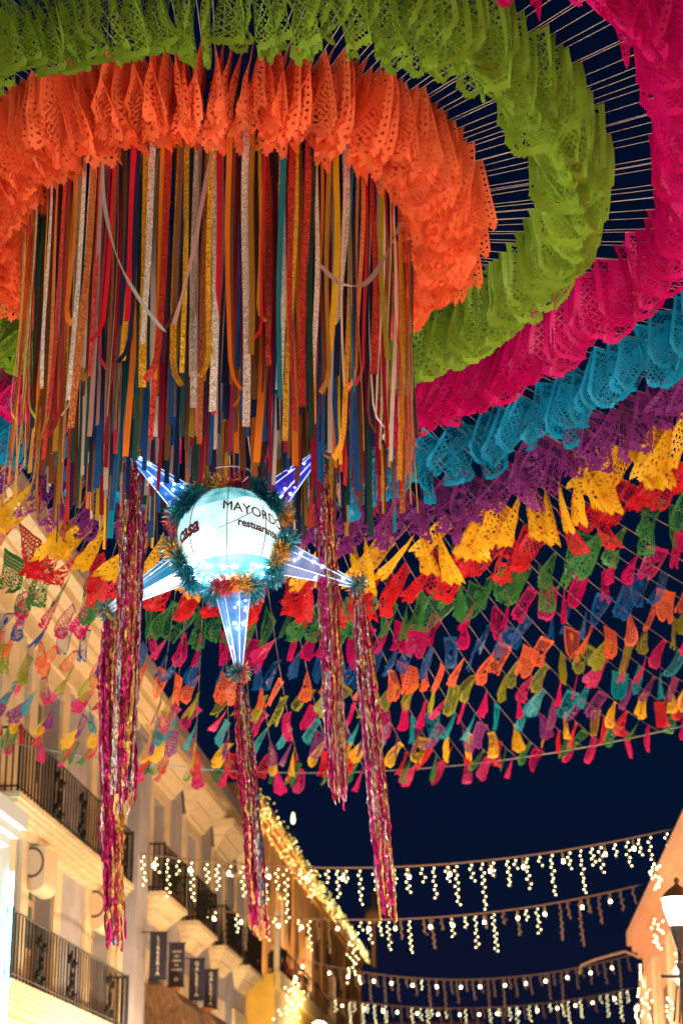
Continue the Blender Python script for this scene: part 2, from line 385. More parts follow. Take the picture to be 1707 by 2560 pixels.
# plants on the balconies
LEAF = mat('dark_leaves', (.045, .075, .02), .7); FLOWER = mat('rust_flowers', (.45, .12, .05), .7)
for c, lb in ((42.95, 'first'), (47.4, 'second'), (51.9, 'third'), (56.1, 'fourth')):
    pl = thing('potted_plant', W(c, NF + .28, 8.04), f'leafy potted plant on the {lb} small balcony from the left, counting along the hooded doors', 'plant', 'plants on the small balconies')
    m = MB()
    for q in range(3): m.lathe([(.001, 0), (.10, 0), (.14, .24), (.12, .24), (.11, .2)], W(c + .4 + q * .4, NF + .25, 8.035), 10)
    m.build('pot', TERRA, pl)
    m = MB()
    for q in range(420):
        base = W(c + .25 + random.random() * 1.15, NF + .22 + random.gauss(0, .07), 8.35 + abs(random.gauss(0, .32)))
        d = Vector((random.gauss(0, 1), random.gauss(0, 1), random.gauss(0, 1))).normalized() * .07; u = d.cross(Vector((random.random(), random.random(), 1))).normalized() * .025
        m.mi = 1 if random.random() < .14 else 0; m.add([base - d, base + u, base + d, base - u], [(0, 1, 2, 3)])
    m.build('foliage', [LEAF, FLOWER], pl)

# hanging banners
def banner(s, n0, n1, z0, z1, lines, vertical, label):
    t = thing('hanging_banner', W(s, n0, z1), label, 'sign', 'navy banners on the bookshop wall')
    m = MB(); m.box(s, s + .02, n0, n1, z0, z1); m.build('panel', SIGN, t)
    m = MB()
    for zz in (z1 + .012, z0 - .012): m.tube([W(s + .01, n0 - .02, zz), W(s + .01, n1 + .02, zz)], .016, 6)
    m.tube([W(s + .01, NF, z1 + .02), W(s + .01, n0 - .02, z1 + .02)], .012, 5); m.build('bracket', IRON, t)
    x = MB(); c = (n0 + n1) / 2
    if vertical:
        k = len(lines); st = (z1 - z0 - .10) / k
        for i, ch in enumerate(lines):
            v, f = text_mesh(ch, st * 1.12, .002); x.add([W(s - .004, c + a * .95, z1 - .05 - st * (i + .5) + b) for a, b, _ in v], f)
    else:
        for i, ch in enumerate(lines):
            v, f = text_mesh(ch, .058, .0008); x.add([W(s - .004, c + a, z1 - .17 - .095 * i + b) for a, b, _ in v], f)
        v, f = text_mesh('o', .16, .004); x.add([W(s - .004, c + a, z0 + .15 + b) for a, b, _ in v], f)
    x.build('lettering', SIGNTXT, t)
banner(40.9, -7.69, -7.34, 6.16, 7.08, 'LIBRERIA', True, 'navy vertical banner reading LIBRERIA, leftmost of the banners')
banner(43.2, -7.70, -7.36, 6.26, 7.15, ['TODOS', 'LOS', 'LIBROS', 'DE', 'OAXACA'], False, 'navy banner with five short centred lines of small text')
banner(45.6, -7.65, -7.30, 6.21, 7.11, 'GALERIA', True, 'navy vertical banner reading GALERIA, the nearer of the two GALERIA banners')
banner(48.0, -7.69, -7.36, 6.25, 7.14, 'GALERIA', True, 'navy vertical banner reading GALERIA, rightmost and farthest of the banners')
for s0, lb in ((41.6, 'under the LIBRERIA banner'), (46.1, 'under the GALERIA banners')):
    t = thing('shop_canopy', W(s0 + 1.4, NF, 5.0), 'brown shaggy rounded canopy ' + lb, 'canopy', 'brown shaggy shop canopies')
    prof = [(NF + .02, 4.3), (NF + .02, 6.12), (NF + .45, 6.1), (NF + .72, 6.0), (NF + .9, 5.75), (NF + .95, 5.4), (NF + .95, 4.3)]
    m = MB(); m.prism(prof, s0, s0 + 2.9)
    for q in range(500):
        s_ = s0 + random.random() * 2.9; k = random.random(); n_ = NF + .97; z_ = 4.3 + 1.4 * k
        if random.random() < .5: s_ = s0 - .01; n_ = NF + .1 + .8 * random.random()
        m.tube([W(s_, n_, z_), W(s_ + random.gauss(0, .03), n_ + .01, z_ - .3)], .012, 3, caps=False)
    m.build('canopy_cover', THATCH, t)
    m = MB(); m.tube([W(s0 + 2.2, NF + .35, 6.13), W(s0 + 2.2, NF + .35, 6.42)], .10, 12); o = m.build('lamp_tube', CREAM, t)
    m = MB(); m.lathe([(.001, 0), (.12, 0), (.16, .12), (.001, .12)], W(s0 + 1.7, NF + .4, 6.12), 10); m.build('clay_pot', TERRA, t)

# --- terrace building and church
bT = thing('terrace_building', W(66, -7.2, 0), 'low ochre building with people on its roof terrace', 'building')
m = MB(); m.box(57.7, 84, -9.0 + .05, -7.2, 0, 8.15); m.build('wall', OCHRE, bT)
m = MB(); m.box(57.7, 84, -7.25, -7.05, 7.75, 8.22); m.build('parapet', mat('pale_ochre', (.8, .55, .2), .85), bT)
m = MB()
for i in range(40): s_ = 58 + i * .65; m.tube([W(s_, -7.15, 8.2), W(s_, -7.15, 9.0)], .018, 4)
m.tube([W(58, -7.15, 9.0), W(84, -7.15, 9.0)], .025, 5); m.build('railing', IRON, bT)
for s_ in (57.8,): m = MB(); m.box(s_, s_ + .15, -7.25, -7.1, 8.23, 9.9); m.build('post', CREAM, bT)
CH = -9.0
ch = thing('stone_church', W(88, CH, 0), 'old orange stone church with bulbs strung along its roof edge', 'church')
ops = [(72.2, 73.6, 10.2, 12.6), (82.2, 83.6, 9.9, 12.2), (93, 94.2, 9.8, 12.0)]
m = MB(); wall_with_openings(m, 62, 109, CH - .6, CH, 0, 14.6, ops); m.box(62, 109, CH - 9, CH - 1.4, 0, 14.6); m.build('wall', CHURCH, ch)
m = MB()
for pr, z0, z1 in ((.12, 14.2, 14.4), (.25, 14.4, 14.55), (.4, 14.55, 14.8)): m.box(62, 109.2, CH + .003, CH + pr, z0 + .002, z1)
for s_ in (66, 77, 88, 99, 108.2): m.box(s_, s_ + .8, CH + .003, CH + .09, 0, 14.2)
m.build('cornice', CHURCH, ch)
WG = mat('lit_window_glow', (.9, .9, .85), .4, emit=(.75, .85, 1), es=.9)
for i, (a, b, za, zb) in enumerate(ops):
    fr = frame_mb(a, b, za, zb, CH, .18, .08).build('window', CREAM, ch)
    p = MB(); p.box(a, b, CH - .5, CH - .45, za, zb); p.build('pane', WG, fr)
for s_, z_, w_, h_ in ((69.5, 12.6, .9, .7), (76.2, 12.4, .8, 1.5), (78.6, 11.5, .9, 1.2), (86.5, 12.1, .9, .7), (91.5, 12.6, 1.2, 1.0), (96, 11.8, 2.0, .6), (101, 11.8, 1.4, .7)):
    m = MB(); k = 9
    pts = [(s_ + w_ * math.cos(2 * math.pi * i / k) * random.uniform(.6, 1), z_ + h_ * math.sin(2 * math.pi * i / k) * random.uniform(.6, 1)) for i in range(k)]
    m.add([W(a, CH + .006, b) for a, b in pts] + [W(a, CH + .02, b) for a, b in pts], [tuple(range(k, 2 * k))] + [(i, (i + 1) % k, (i + 1) % k + k, i + k) for i in range(k)]); m.build('dark_stain', DARKB, ch)
m = MB(); m.box(109, 112, CH - 8, CH - .4, 0, 12.5); m.tube([W(107, CH + .9, 14.0), W(107, CH + .9, 18.0)], .10, 6); m.lathe([(.001, -.5), (.45, -.25), (.5, .1), (.3, .45), (.001, .5)], W(107, CH + .9, 16.7), 10)
m.build('belfry_pole', CHURCH, ch)
# roof-edge bulbs
m = MB()
for i in range(620):
    k = random.random() ** .95; s_ = 64 + 45 * k; m.mi = 1 if random.random() < .3 else 0
    dens = 1.0 if s_ > 84 else .9
    m.ico(W(s_, CH + .42 + .12 * random.random(), 14.95 - random.random() ** .8 * (1.5 if s_ < 80 else 1.0 if s_ < 90 else .6)), .016)
o = m.build('bulb_net', [BULBY, BULBY2]); tag(o, 'dense net of yellow bulbs running along the church roof edge', 'lights', kind='stuff')
o = thing('roof_floodlight', W(74, CH + .5, 15.0), 'small white floodlight standing above the church roof lights', 'floodlight')
m = MB(); m.tube([W(73, CH + .5, 14.8), W(73, CH + .5, 15.3)], .04, 5); m.build('stem', IRON, o)
m = MB(); m.lathe([(.001, -.16), (.06, -.11), (.075, 0), (.05, .22), (.001, .30)], W(73, CH + .5, 15.45), 10); m.build('lamp_head', mat('flood_white_glow', (1, 1, .9), .4, emit=(1, .9, .6), es=3), o)
m = MB(); m.box(112, 125, -9, -2.5, 0, 11.6); m.box(118, 135, -2.4, 9, 0, 10.5)
tag(m.build('distant_house', mat('dark_red_plaster', (.22, .06, .05), .9, noise=.2, nscale=1)), 'dark red low house closing the far end of the street', 'house')

WFG = mat('added_amber_glass', (1, .8, .5), .4, emit=(1, .52, .18), es=2600)
for s_, n_, z_ in ((67, -7.9, 8.16), (74, -7.9, 8.16), (81, -7.9, 8.16), (90, -7.0, .1), (100, -7.0, .1)):  # unseen amber lamps, added to brighten the church wall
    t = thing('added_wall_floodlight', W(s_, n_, z_), 'added amber floodlight washing the stone church wall from below', 'floodlight', 'added floodlights at the foot of the church')
    m = MB(); m.box(s_ - .2, s_ + .2, n_ - .1, n_ + .1, z_, z_ + .2); m.build('housing', IRON, t)
    m = MB(); m.box(s_ - .18, s_ + .18, n_ - .09, n_ + .09, z_ + .204, z_ + .21); m.build('lens', WFG, t)
# people on the terrace
SKIN = mat('skin', (.45, .24, .15), .6); HAIR = mat('black_hair', (.01, .008, .008), .5)
def seated(s, n, z, heading, cloth, label):
    h = Matrix.Rotation(heading, 4, 'Z'); base = W(s, n, z)
    J = [(0, 0, .50), (0, .02, .72), (0, .04, .95), (0, .04, 1.06), (0, .03, 1.17), (0, .02, 1.27),
         (.18, .03, .98), (.26, -.02, .74), (.18, -.24, .72), (-.18, .03, .98), (-.26, -.02, .74), (-.18, -.24, .72),
         (.11, -.02, .48), (.13, -.42, .48), (.13, -.42, .08), (.13, -.56, .04), (-.11, -.02, .48), (-.13, -.42, .48), (-.13, -.42, .08), (-.13, -.56, .04)]
    E = [(0, 1), (1, 2), (2, 3), (3, 4), (4, 5), (2, 6), (6, 7), (7, 8), (2, 9), (9, 10), (10, 11), (0, 12), (12, 13), (13, 14), (14, 15), (0, 16), (16, 17), (17, 18), (18, 19)]
    r = [.17, .15, .15, .06, .095, .08, .075, .05, .04, .075, .05, .04, .10, .075, .05, .04, .10, .075, .05, .04]
    me = bpy.data.meshes.new('person'); me.from_pydata([tuple(h @ Vector(p)) for p in J], E, [])
    o = bpy.data.objects.new('person', me); col.objects.link(o); o.location = base
    sk = o.modifiers.new('skin', 'SKIN')
    for i, q in enumerate(me.skin_vertices[0].data if me.skin_vertices else []): q.radius = (r[i], r[i])
    if not me.skin_vertices:
        pass
    o.modifiers.new('sub', 'SUBSURF').levels = 1; o.modifiers['sub'].render_levels = 1
    me.materials.append(cloth)
    dg = bpy.context.evaluated_depsgraph_get(); ev = bpy.data.meshes.new_from_object(o.evaluated_get(dg)); o.modifiers.clear(); o.data = ev
    ev.materials.clear(); ev.materials.append(cloth); ev.materials.append(SKIN)
    for p in ev.polygons:
        p.use_smooth = True
        if p.center.z > 1.08: p.material_index = 1
    tag(o, label, 'person'); ORG[o.name] = base
    m = MB(); c = base + (h @ Vector((0, .05, 1.27)))
    m.lathe([(.001, .13), (.07, .115), (.105, .05), (.11, -.03), (.09, -.09)], c, 10); m.build('hair', HAIR, o, org=c)
    # chair
    t = thing('terrace_chair', base, 'dark chair under the ' + label.split(' sitting')[0], 'chair', 'chairs on the roof terrace')
    def B(mb, x0, x1, y0, y1, z0, z1): mb.hexa([base + (h @ Vector(p)) for p in ((x0, y0, z0), (x1, y0, z0), (x1, y1, z0), (x0, y1, z0), (x0, y0, z1), (x1, y0, z1), (x1, y1, z1), (x0, y1, z1))])
    m = MB(); B(m, -.22, .22, -.25, .2, .36, .40); m.build('seat', DARKB, t)
    m = MB(); B(m, -.22, .22, .22, .25, .5, .95); m.build('backrest', DARKB, t)
    for x in (-.2, .17):
        for y in (-.23, .2): m = MB(); B(m, x, x + .03, y, y + .03, 0, .36 if y < 0 else .5); m.build('leg', DARKB, t)
seated(61.0, -7.55, 8.155, 2.9, mat('charcoal_cloth', (.03, .03, .035), .8), 'person in dark clothes sitting with their back to the street on the terrace')
seated(63.6, -7.6, 8.155, 1.6, mat('red_cloth', (.5, .05, .02), .8), 'person in a red top sitting beside the dark-clothed person on the terrace')
seated(68.0, -7.6, 8.155, .4, mat('grey_cloth', (.12, .11, .12), .8), 'person in grey sitting behind the barrels on the terrace')
for s_, n_, mm, lb in ((65.2, -7.5, CREAM, 'cream'), (66.4, -7.5, OCHRE, 'yellow')):
    t = MB(); t.lathe([(.001, 0), (.24, 0), (.28, .25), (.28, .5), (.24, .8), (.001, .8)], W(s_, n_, 8.155), 12); tag(t.build('drum', mm), f'{lb} round drum standing on the roof terrace', 'drum')

# --- right building
bR = thing('salmon_house', W(45, 2.9, 0), 'salmon coloured house with a sloping cornice at the lower right', 'building')
def RB(mb, s0, s1, d0, d1, z0, z1):     # d = distance out of the wall towards the street
    nA = lambda s: 2.8 + (50.1 - s) * .0192
    mb.hexa([W(a, nA(a) - b, c) for c in (z0, z1) for a, b in ((s0, d0), (s1, d0), (s1, d1), (s0, d1))])
m = MB(); RB(m, -8, 50.1, -9, 0, 0, 7.9); m.build('wall', SALMON, bR)
m = MB()
for d, z0, z1 in ((.08, 7.0, 7.12), (.12, 7.55, 7.7), (.24, 7.7, 7.86), (.36, 7.86, 8.2)): RB(m, -8, 50.1 + d * .4, .003, d, z0 + .002, z1)
m.build('cornice', SALMON, bR)
for s_ in (49.0, 45.0, 41, 37, 33, 29): m = MB(); RB(m, s_, s_ + 1.0, .003, .13, 0, 7.0); m.build('pilaster', CREAM2, bR)
for s_ in (47.6, 43.4, 39.5, 35.5, 31.5): m = MB(); RB(m, s_, s_ + .9, .003, .03, .2, 6.2); m.build('shutter', mat('brown_shutter', (.20, .09, .05), .8), bR)
m = MB(); RB(m, 36, 39.5, .003, .05, 2.2, 7.0); RB(m, 28, 34, .003, .05, 2.2, 7.4); m.build('yellow_panel', OCHRE, bR)
m = MB(); m.tube([W(50.0, 2.75, 7.55), W(50.3, 2.4, 7.75), W(51.5, 1.7, 7.7), W(52, 1.35, 7.62), W(52, 1.3, 7.4)], .035, 6)
tag(m.build('conduit', WIRE), 'thin curved conduit arm reaching out from the salmon house corner', 'conduit')

# ------------------------------------------------------------------ street lamps
def lamp(s, n, zc, label, grp='street lamps beside the pavements', gm=None):
    c = W(s, n, zc); t = thing('street_lamp', W(s, n, .14), label, 'street lamp', grp)
    m = MB(); m.lathe([(.09, -.13), (.125, -.04), (.155, .06), (.165, .15), (.001, .152)], c, 20); m.add([], [])
    m.lathe([(.001, -.13), (.09, -.13)], c, 20); m.build('lamp_glass', gm or LGLASS, t)
    m = MB(); m.lathe([(.175, .156), (.15, .20), (.10, .25), (.045, .29), (.02, .31), (.03, .335), (.03, .36), (.001, .39)], c, 20); m.build('lamp_cap', mat('aged_bronze', (.16, .11, .07), .45, metal=.5), t)
    m = MB(); m.lathe([(.10, -.134), (.095, -.2), (.06, -.32), (.035, -.38), (.03, -.5), (.05, -.52), (.05, -.56), (.028, -.6), (.028, -1.2), (.055, -1.25), (.04, -1.4)] + [(.045, -zc + .9), (.09, -zc + .8), (.11, -zc + .2), (.16, -zc + .15)], c, 14)
    m.build('lamp_post', mat('lamp_metal', (.05, .045, .05), .4, metal=.5), t)
    m = MB(); m.tube([c + Vector((-.22, 0, -.66)), c + Vector((.22, 0, -.66))], .022, 6); m.build('crossbar', MATS['lamp_metal'], t)
where = ['by the salmon house', 'along the left pavement', 'along the right pavement']
lamp(21.8, 1.62, 4.66, 'lit street lamp with a glowing bell glass beside the salmon house')
LG2 = mat('near_lamp_glass', (1, .9, .8), .3, emit=(1, .84, .66), es=140)
for s_ in (1.5, 9.5, 17.5): lamp(s_, -5.9, 3.35, 'lit street lamp on the left pavement, short of the balconies', gm=LG2)
for s_ in (33.5, 38.5, 44, 50): lamp(s_, -5.9, 3.35, 'lit street lamp on the left pavement below the balconies')
for s_ in (3, 12): lamp(s_, 1.62, 3.35, 'lit street lamp on the right pavement close to the viewer', gm=LG2)
for s_ in (33, 44): lamp(s_, 1.62, 3.35, 'lit street lamp on the right pavement below the salmon house')
FG = mat('added_flood_glass', (1, 1, 1), .3, emit=(1, .87, .74), es=FLOOD)
for s_, n_ in ((6.3, -2.3), (7.2, -4.4), (7.2, .3), (9.8, -2.9), (10.0, -.6), (12.8, -4.4), (13.4, .6), (17, -2.0)):  # unseen floods, added to light the flags and hems from below
    t = thing('added_ground_floodlight', W(s_, n_, 0), 'added unseen floodlight on the paving, lighting the paper flags from below', 'floodlight', 'added floodlights on the paving under the flags')
    c = W(s_, n_, .02); m = MB(); m.lathe([(.001, 0), (.16, 0), (.24, .18), (.24, .22), (.22, .22), (.21, .17)], c, 16); m.build('housing', IRON, t)
    m = MB(); m.lathe([(.205, .175), (.001, .18)], c, 16); m.build('lens', FG, t)
lg = thing('lamp_cluster', W(62.3, -6.3, 6.5), 'cluster of overbright white globes below the roof terrace', 'lamp')
m = MB(); m.tube([W(62.3, -6.3, 0), W(62.3, -6.3, 7.0)], .06, 8); m.build('lamp_post', IRON, lg)
for ds, dn, dz in ((0, -.1, 6.95), (.1, .3, 6.8)):
    c = W(62.3 + ds, -6.3 + dn, dz); m = MB()
    m.lathe([(.27 * math.sin(math.pi * i / 10) + .0005, -.27 * math.cos(math.pi * i / 10)) for i in range(11)], c, 18)
    m.build('globe', mat('globe_glow', (1, .95, .85), .4, emit=(1, .80, .5), es=120), lg)

# ------------------------------------------------------------------ icicle light strings across the street
def icicles(s, pts, lit, count, label, seed):
    rnd = random.Random(seed)
    (n0, z0), (nm, zm), (n1, z1) = pts
    def at(n):      # parabola through three points
        return (z0 * (n - nm) * (n - n1) / ((n0 - nm) * (n0 - n1)) + zm * (n - n0) * (n - n1) / ((nm - n0) * (nm - n1)) + z1 * (n - n0) * (n - nm) / ((n1 - n0) * (n1 - nm)))
    t = thing('icicle_light_string', W(s, n0, z0), label, 'string lights', 'icicle light strings across the street')
    m = MB(); m.tube([W(s, n0 + (n1 - n0) * i / 40, at(n0 + (n1 - n0) * i / 40)) for i in range(41)], .015, 5); m.build('cable', WIRE, t)
    Ls = [.55, .32, .75, .42, .95, .36, .6, .28]
    for i in range(count):
        n = n0 + .12 + (n1 - n0 - .25) * (i + .5 * rnd.random()) / count; z = at(n) - .02
        L = Ls[i % 8] * rnd.uniform(.8, 1.2); on = lit(i, rnd)
        m = MB(); P = [(n + rnd.gauss(0, .012) + k * .012, z - L * k / 5) for k in range(6)]
        m.tube([W(s, a, b) for a, b in P], .007 if on else .011, 4); k = 0; zz = z - .05
        while zz > z - L - .02:
            side = (-1) ** k * .026 + rnd.gauss(0, .010); m.mi = 1; f = (z - zz) / L
            m.ico(W(s, n + side + f * .06, zz), .0125 if on else .017, 1.2); zz -= .078 * rnd.uniform(.75, 1.25); k += 1
        m.build('icicle_strand', [WIRE, BULB if on else DEADB], t)
    nb = count // 3
    for i in range(nb):
        n = n0 + .3 + (n1 - n0 - .5) * (i + .3 * rnd.random()) / nb; z = at(n)
        m = MB(); m.tube([W(s, n, z), W(s, n + .015, z - .16)], .018, 5); m.mi = 1; m.ico(W(s, n + .02, z - .22), .033, 1.35)
        m.build('round_bulb', [WIRE, BIGB], t)
icicles(40.4, ((-7.95, 8.65), (-3.3, 8.27), (3.1, 8.98)), lambda i, r: True, 44, 'uppermost and nearest string of icicle lights, every strand lit', 1)
icicles(48.3, ((-7.95, 8.67), (-3.6, 8.32), (2.8, 9.08)), lambda i, r: r.random() < .5, 42, 'second icicle light string from the top, with lit and unlit strands mixed', 2)
icicles(60.0, ((-7.0, 8.9), (-2.2, 8.17), (3.2, 8.88)), lambda i, r: r.random() < .03, 46, 'third icicle light string from the top, only its round bulbs lit', 3)
icicles(72.0, ((-7.0, 8.9), (-1.6, 8.5), (3.7, 9.15)), lambda i, r: r.random() < .6, 46, 'lowest and farthest icicle light string, clustered bright strands', 4)
# loose light strands
def drop(c, L, nb, mb_, label, wdt=.05, curl=False):
    m = MB(); m.tube([c, c + Vector((.03, 0, -L))], .010, 4); m.mi = 1
    for k in range(nb):
        f = (k + .5) / nb; w_ = wdt * (1 + 2 * f if curl else 1); m.ico(c + Vector((random.gauss(0, w_), random.gauss(0, w_), -L * f)), .017, 1.2)
    tag(m.build('light_drop', [WIRE, mb_]), label, 'light strand', 'loose light strands')
drop(W(58.6, -5.0, 9.4), 1.5, 34, BULB, 'candy-pink lit bulb strand in front of the church', .06, True)
drop(W(46, -5.3, 6.75), .95, 34, BULBY2, 'bushy lit bulb cluster in front of the ochre wall', .055, True)
for s_, z_, L in ((48.3, 6.3, .9), (46.5, 7.0, 1.2), (43, 6.1, 1.2), (39.5, 7.05, .6), (37, 5.3, .7), (34.5, 6.4, .8), (38.8, 8.0, .5)):
    drop(W(s_, 2.5, z_), L, 16, BULB, f'lit bulb strand on the salmon house facade, {L} metre strand near its corner', .05)

# ------------------------------------------------------------------ hoop, bunting strings
HC = Vector((-.765, 11.2, 7.58)); HR = 1.2
FLAGC = {'orange': (.95, .19, .065), 'lime green': (.24, .41, .035), 'magenta': (.62, .002, .16), 'turquoise blue': (.003, .34, .60), 'purple': (.25, .035, .26),
         'yellow': (.92, .55, .02), 'red': (.70, .015, .03), 'dark green': (.04, .23, .055), 'deep blue': (.004, .11, .42), 'olive green': (.32, .38, .02), 'pink': (.74, .012, .20), 'teal': (0, .34, .48)}
ROWS = ['orange', 'lime green', 'magenta', 'turquoise blue', 'purple', 'yellow', 'red', 'dark green', 'magenta', 'deep blue', 'orange', 'olive green', 'pink', 'teal', 'purple', 'yellow', 'red', 'dark green', 'pink']

def flag_mesh(k, rnd):
    """tissue flag with real cut-outs; local x along the cord, z down from 0"""
    NX, NZ = 36, 36; w_, h_ = .47, .43
    style = k % 4; shape = (k // 4) % 3
    pinch = rnd.choice([0, .05, .15, .3, .45]); wav = rnd.uniform(.02, .06); nf = rnd.choice([1, 1.5, 2, 2.5]); ph = rnd.uniform(0, 6.28)
    bend = rnd.uniform(-.06, .14); skew = rnd.uniform(-.18, .06); droop = rnd.uniform(.0, .05); crump = rnd.uniform(.001, .006)
    fold = rnd.choice([0, 0, .5, .9]) if k > 3 else 0
    vid = {}; vs = []; fs = []
    def inside(u, v):
        if shape == 0: lim = 1 if v < .62 else math.sqrt(max(0, 1 - ((v - .62) / .38) ** 2)) * 1.0 + .04 * (math.sin(v * 60) > 0); return abs(u) < lim
        if shape == 1: return v < .90 + .09 * abs(math.cos(u * math.pi * 3.5))
        lim = .98 - .20 * (1 - abs(math.sin(u * math.pi * 1.0))) ** 1.5; return v < lim - .03 * (math.sin(u * 30) > 0)
    def hole(i, j):
        u = (i + .5) / NX * 2 - 1; v = (j + .5) / NZ
        if j < 2: return False
        ed = min(i, NX - 1 - i); 
        if not inside(u * 1.12, v * 1.075): return (i + j) % 4 == 0 and not inside(u * 1.04, v * 1.03) and ed > 0 and False
        if ed < 3: return ed == 1 and j % 3 == 0
        if style == 0: return (i + j) % 4 != 0 and (i - j) % 4 != 0 and not ((u / .3) ** 2 + ((v - .25) / .12) ** 2 < 1)
        if style == 1:
            if (u / .55) ** 2 + ((v - .5) / .28) ** 2 < 1 and (u / .25) ** 2 + ((v - .5) / .12) ** 2 > 1: return (int(math.atan2(v - .5, u) * 4) % 2 == 0)
            return (i + j) % 4 != 0 and (i - j) % 4 != 0 and v > .12
        if style == 2: return (i % 3 == 1 and j % 3 == 1) or (v > .35 and (i * 7 + j * 3) % 11 < 3)
        return (i % 4 in (1, 2)) and (j % 4 in (1, 2)) and ((i // 4 + j // 4) % 3 != 0 or v < .5) or (i % 4 == 3 and j % 4 == 3)
    def V(i, j):
        if (i, j) in vid: return vid[(i, j)]
        u = i / NX * 2 - 1; v = j / NZ
        c = 1 - pinch * v ** .8
        x = w_ / 2 * u * c + skew * v * v; y = wav * v * math.sin(nf * math.pi * u + ph) * (1 + .5 * math.sin(3 * v + ph)) + bend * v ** 1.6
        if fold: a = fold * v * 1.6; y += abs(u) * math.sin(a) * w_ * .45; x -= u * (1 - math.cos(a)) * w_ * .35
        x += crump * math.sin(9 * v + 5 * u + ph) * v; y += crump * 1.5 * math.sin(13 * v - 7 * u + ph) * v
        z = -h_ * v - droop * (1 - u * u) * v + .02 * pinch * math.sin(u * 5)
        vid[(i, j)] = len(vs); vs.append((x, y, z)); return vid[(i, j)]
    for j in range(NZ):
        for i in range(NX):
            u = (i + .5) / NX * 2 - 1; v = (j + .5) / NZ
            if not inside(u, v) or hole(i, j): continue
            fs.append((V(i, j), V(i + 1, j), V(i + 1, j + 1), V(i, j + 1)))
    return vs, fs
rf = random.Random(5)
FM = []; 
for k in range(60):
    vs_, fs_ = flag_mesh(k, rf)
    pair = []
    for mm in (PAPER, FOIL):
        me = bpy.data.meshes.new('paper_flag'); me.from_pydata(vs_, [], fs_); me.materials.append(mm)
        me.polygons.foreach_set('use_smooth', [True] * len(fs_)); pair.append(me)
    FM.append(pair)

SC, NC = sn(HC)
N_L, N_R, S_F, S_B = -7.9, 3.15, 27.6, -5.0
def z_end(n): return 7.50 + .75 * min(1, abs(n + 2.6) / 5.6) ** 2
def string_end(az):
    d = Vector((math.sin(az), math.cos(az), 0)); ds, dn = sn(d); best = 1e9
    if dn > 1e-6: best = min(best, (N_R - NC) / dn)
    if dn < -1e-6: best = min(best, (N_L - NC) / dn)
    if ds > 1e-6: best = min(best, (S_F - SC) / ds)
    if ds < -1e-6: best = min(best, (S_B - SC) / ds)
    ze = z_end(NC + dn * best)
    if ds < 0: ze += 1.5 * ds * ds
    return d, best, ze
def tilt(cy): return -.16 * cy if cy < 0 else 0
def zrow(r, L, ze, cy):
    t = (r - HR) / (L - HR); z0 = HC.z + tilt(cy) * HR
    return z0 + (ze - z0) * t - 4 * (.46 if cy > -.2 else .30) * (L / 16.4) ** 2 * t * (1 - t)
SECT = [(-15, 15, 'straight from the hoop to the far cable behind the star'),
        (15, 40, 'from the hoop towards the far right'),
        (40, 75, 'in the lower right fan off the hoop'),
        (75, 110, 'running level from hoop to the right'),
        (110, 160, 'from the hoop to the upper right'),
        (160, 181, 'from the hoop back over the viewer'), (-181, -160, 'from the hoop back over the viewer'),
        (-160, -110, 'from the hoop to the upper left'),
        (-110, -60, 'from the hoop to the left'),
        (-60, -15, 'from hoop towards the long balconies')]
rs = random.Random(11); AZ = []; a_ = -179.5
while a_ < 179.5: AZ.append(a_ + rs.uniform(-.3, .3)); a_ += 1.32 if abs(a_) < 62 else 1.85
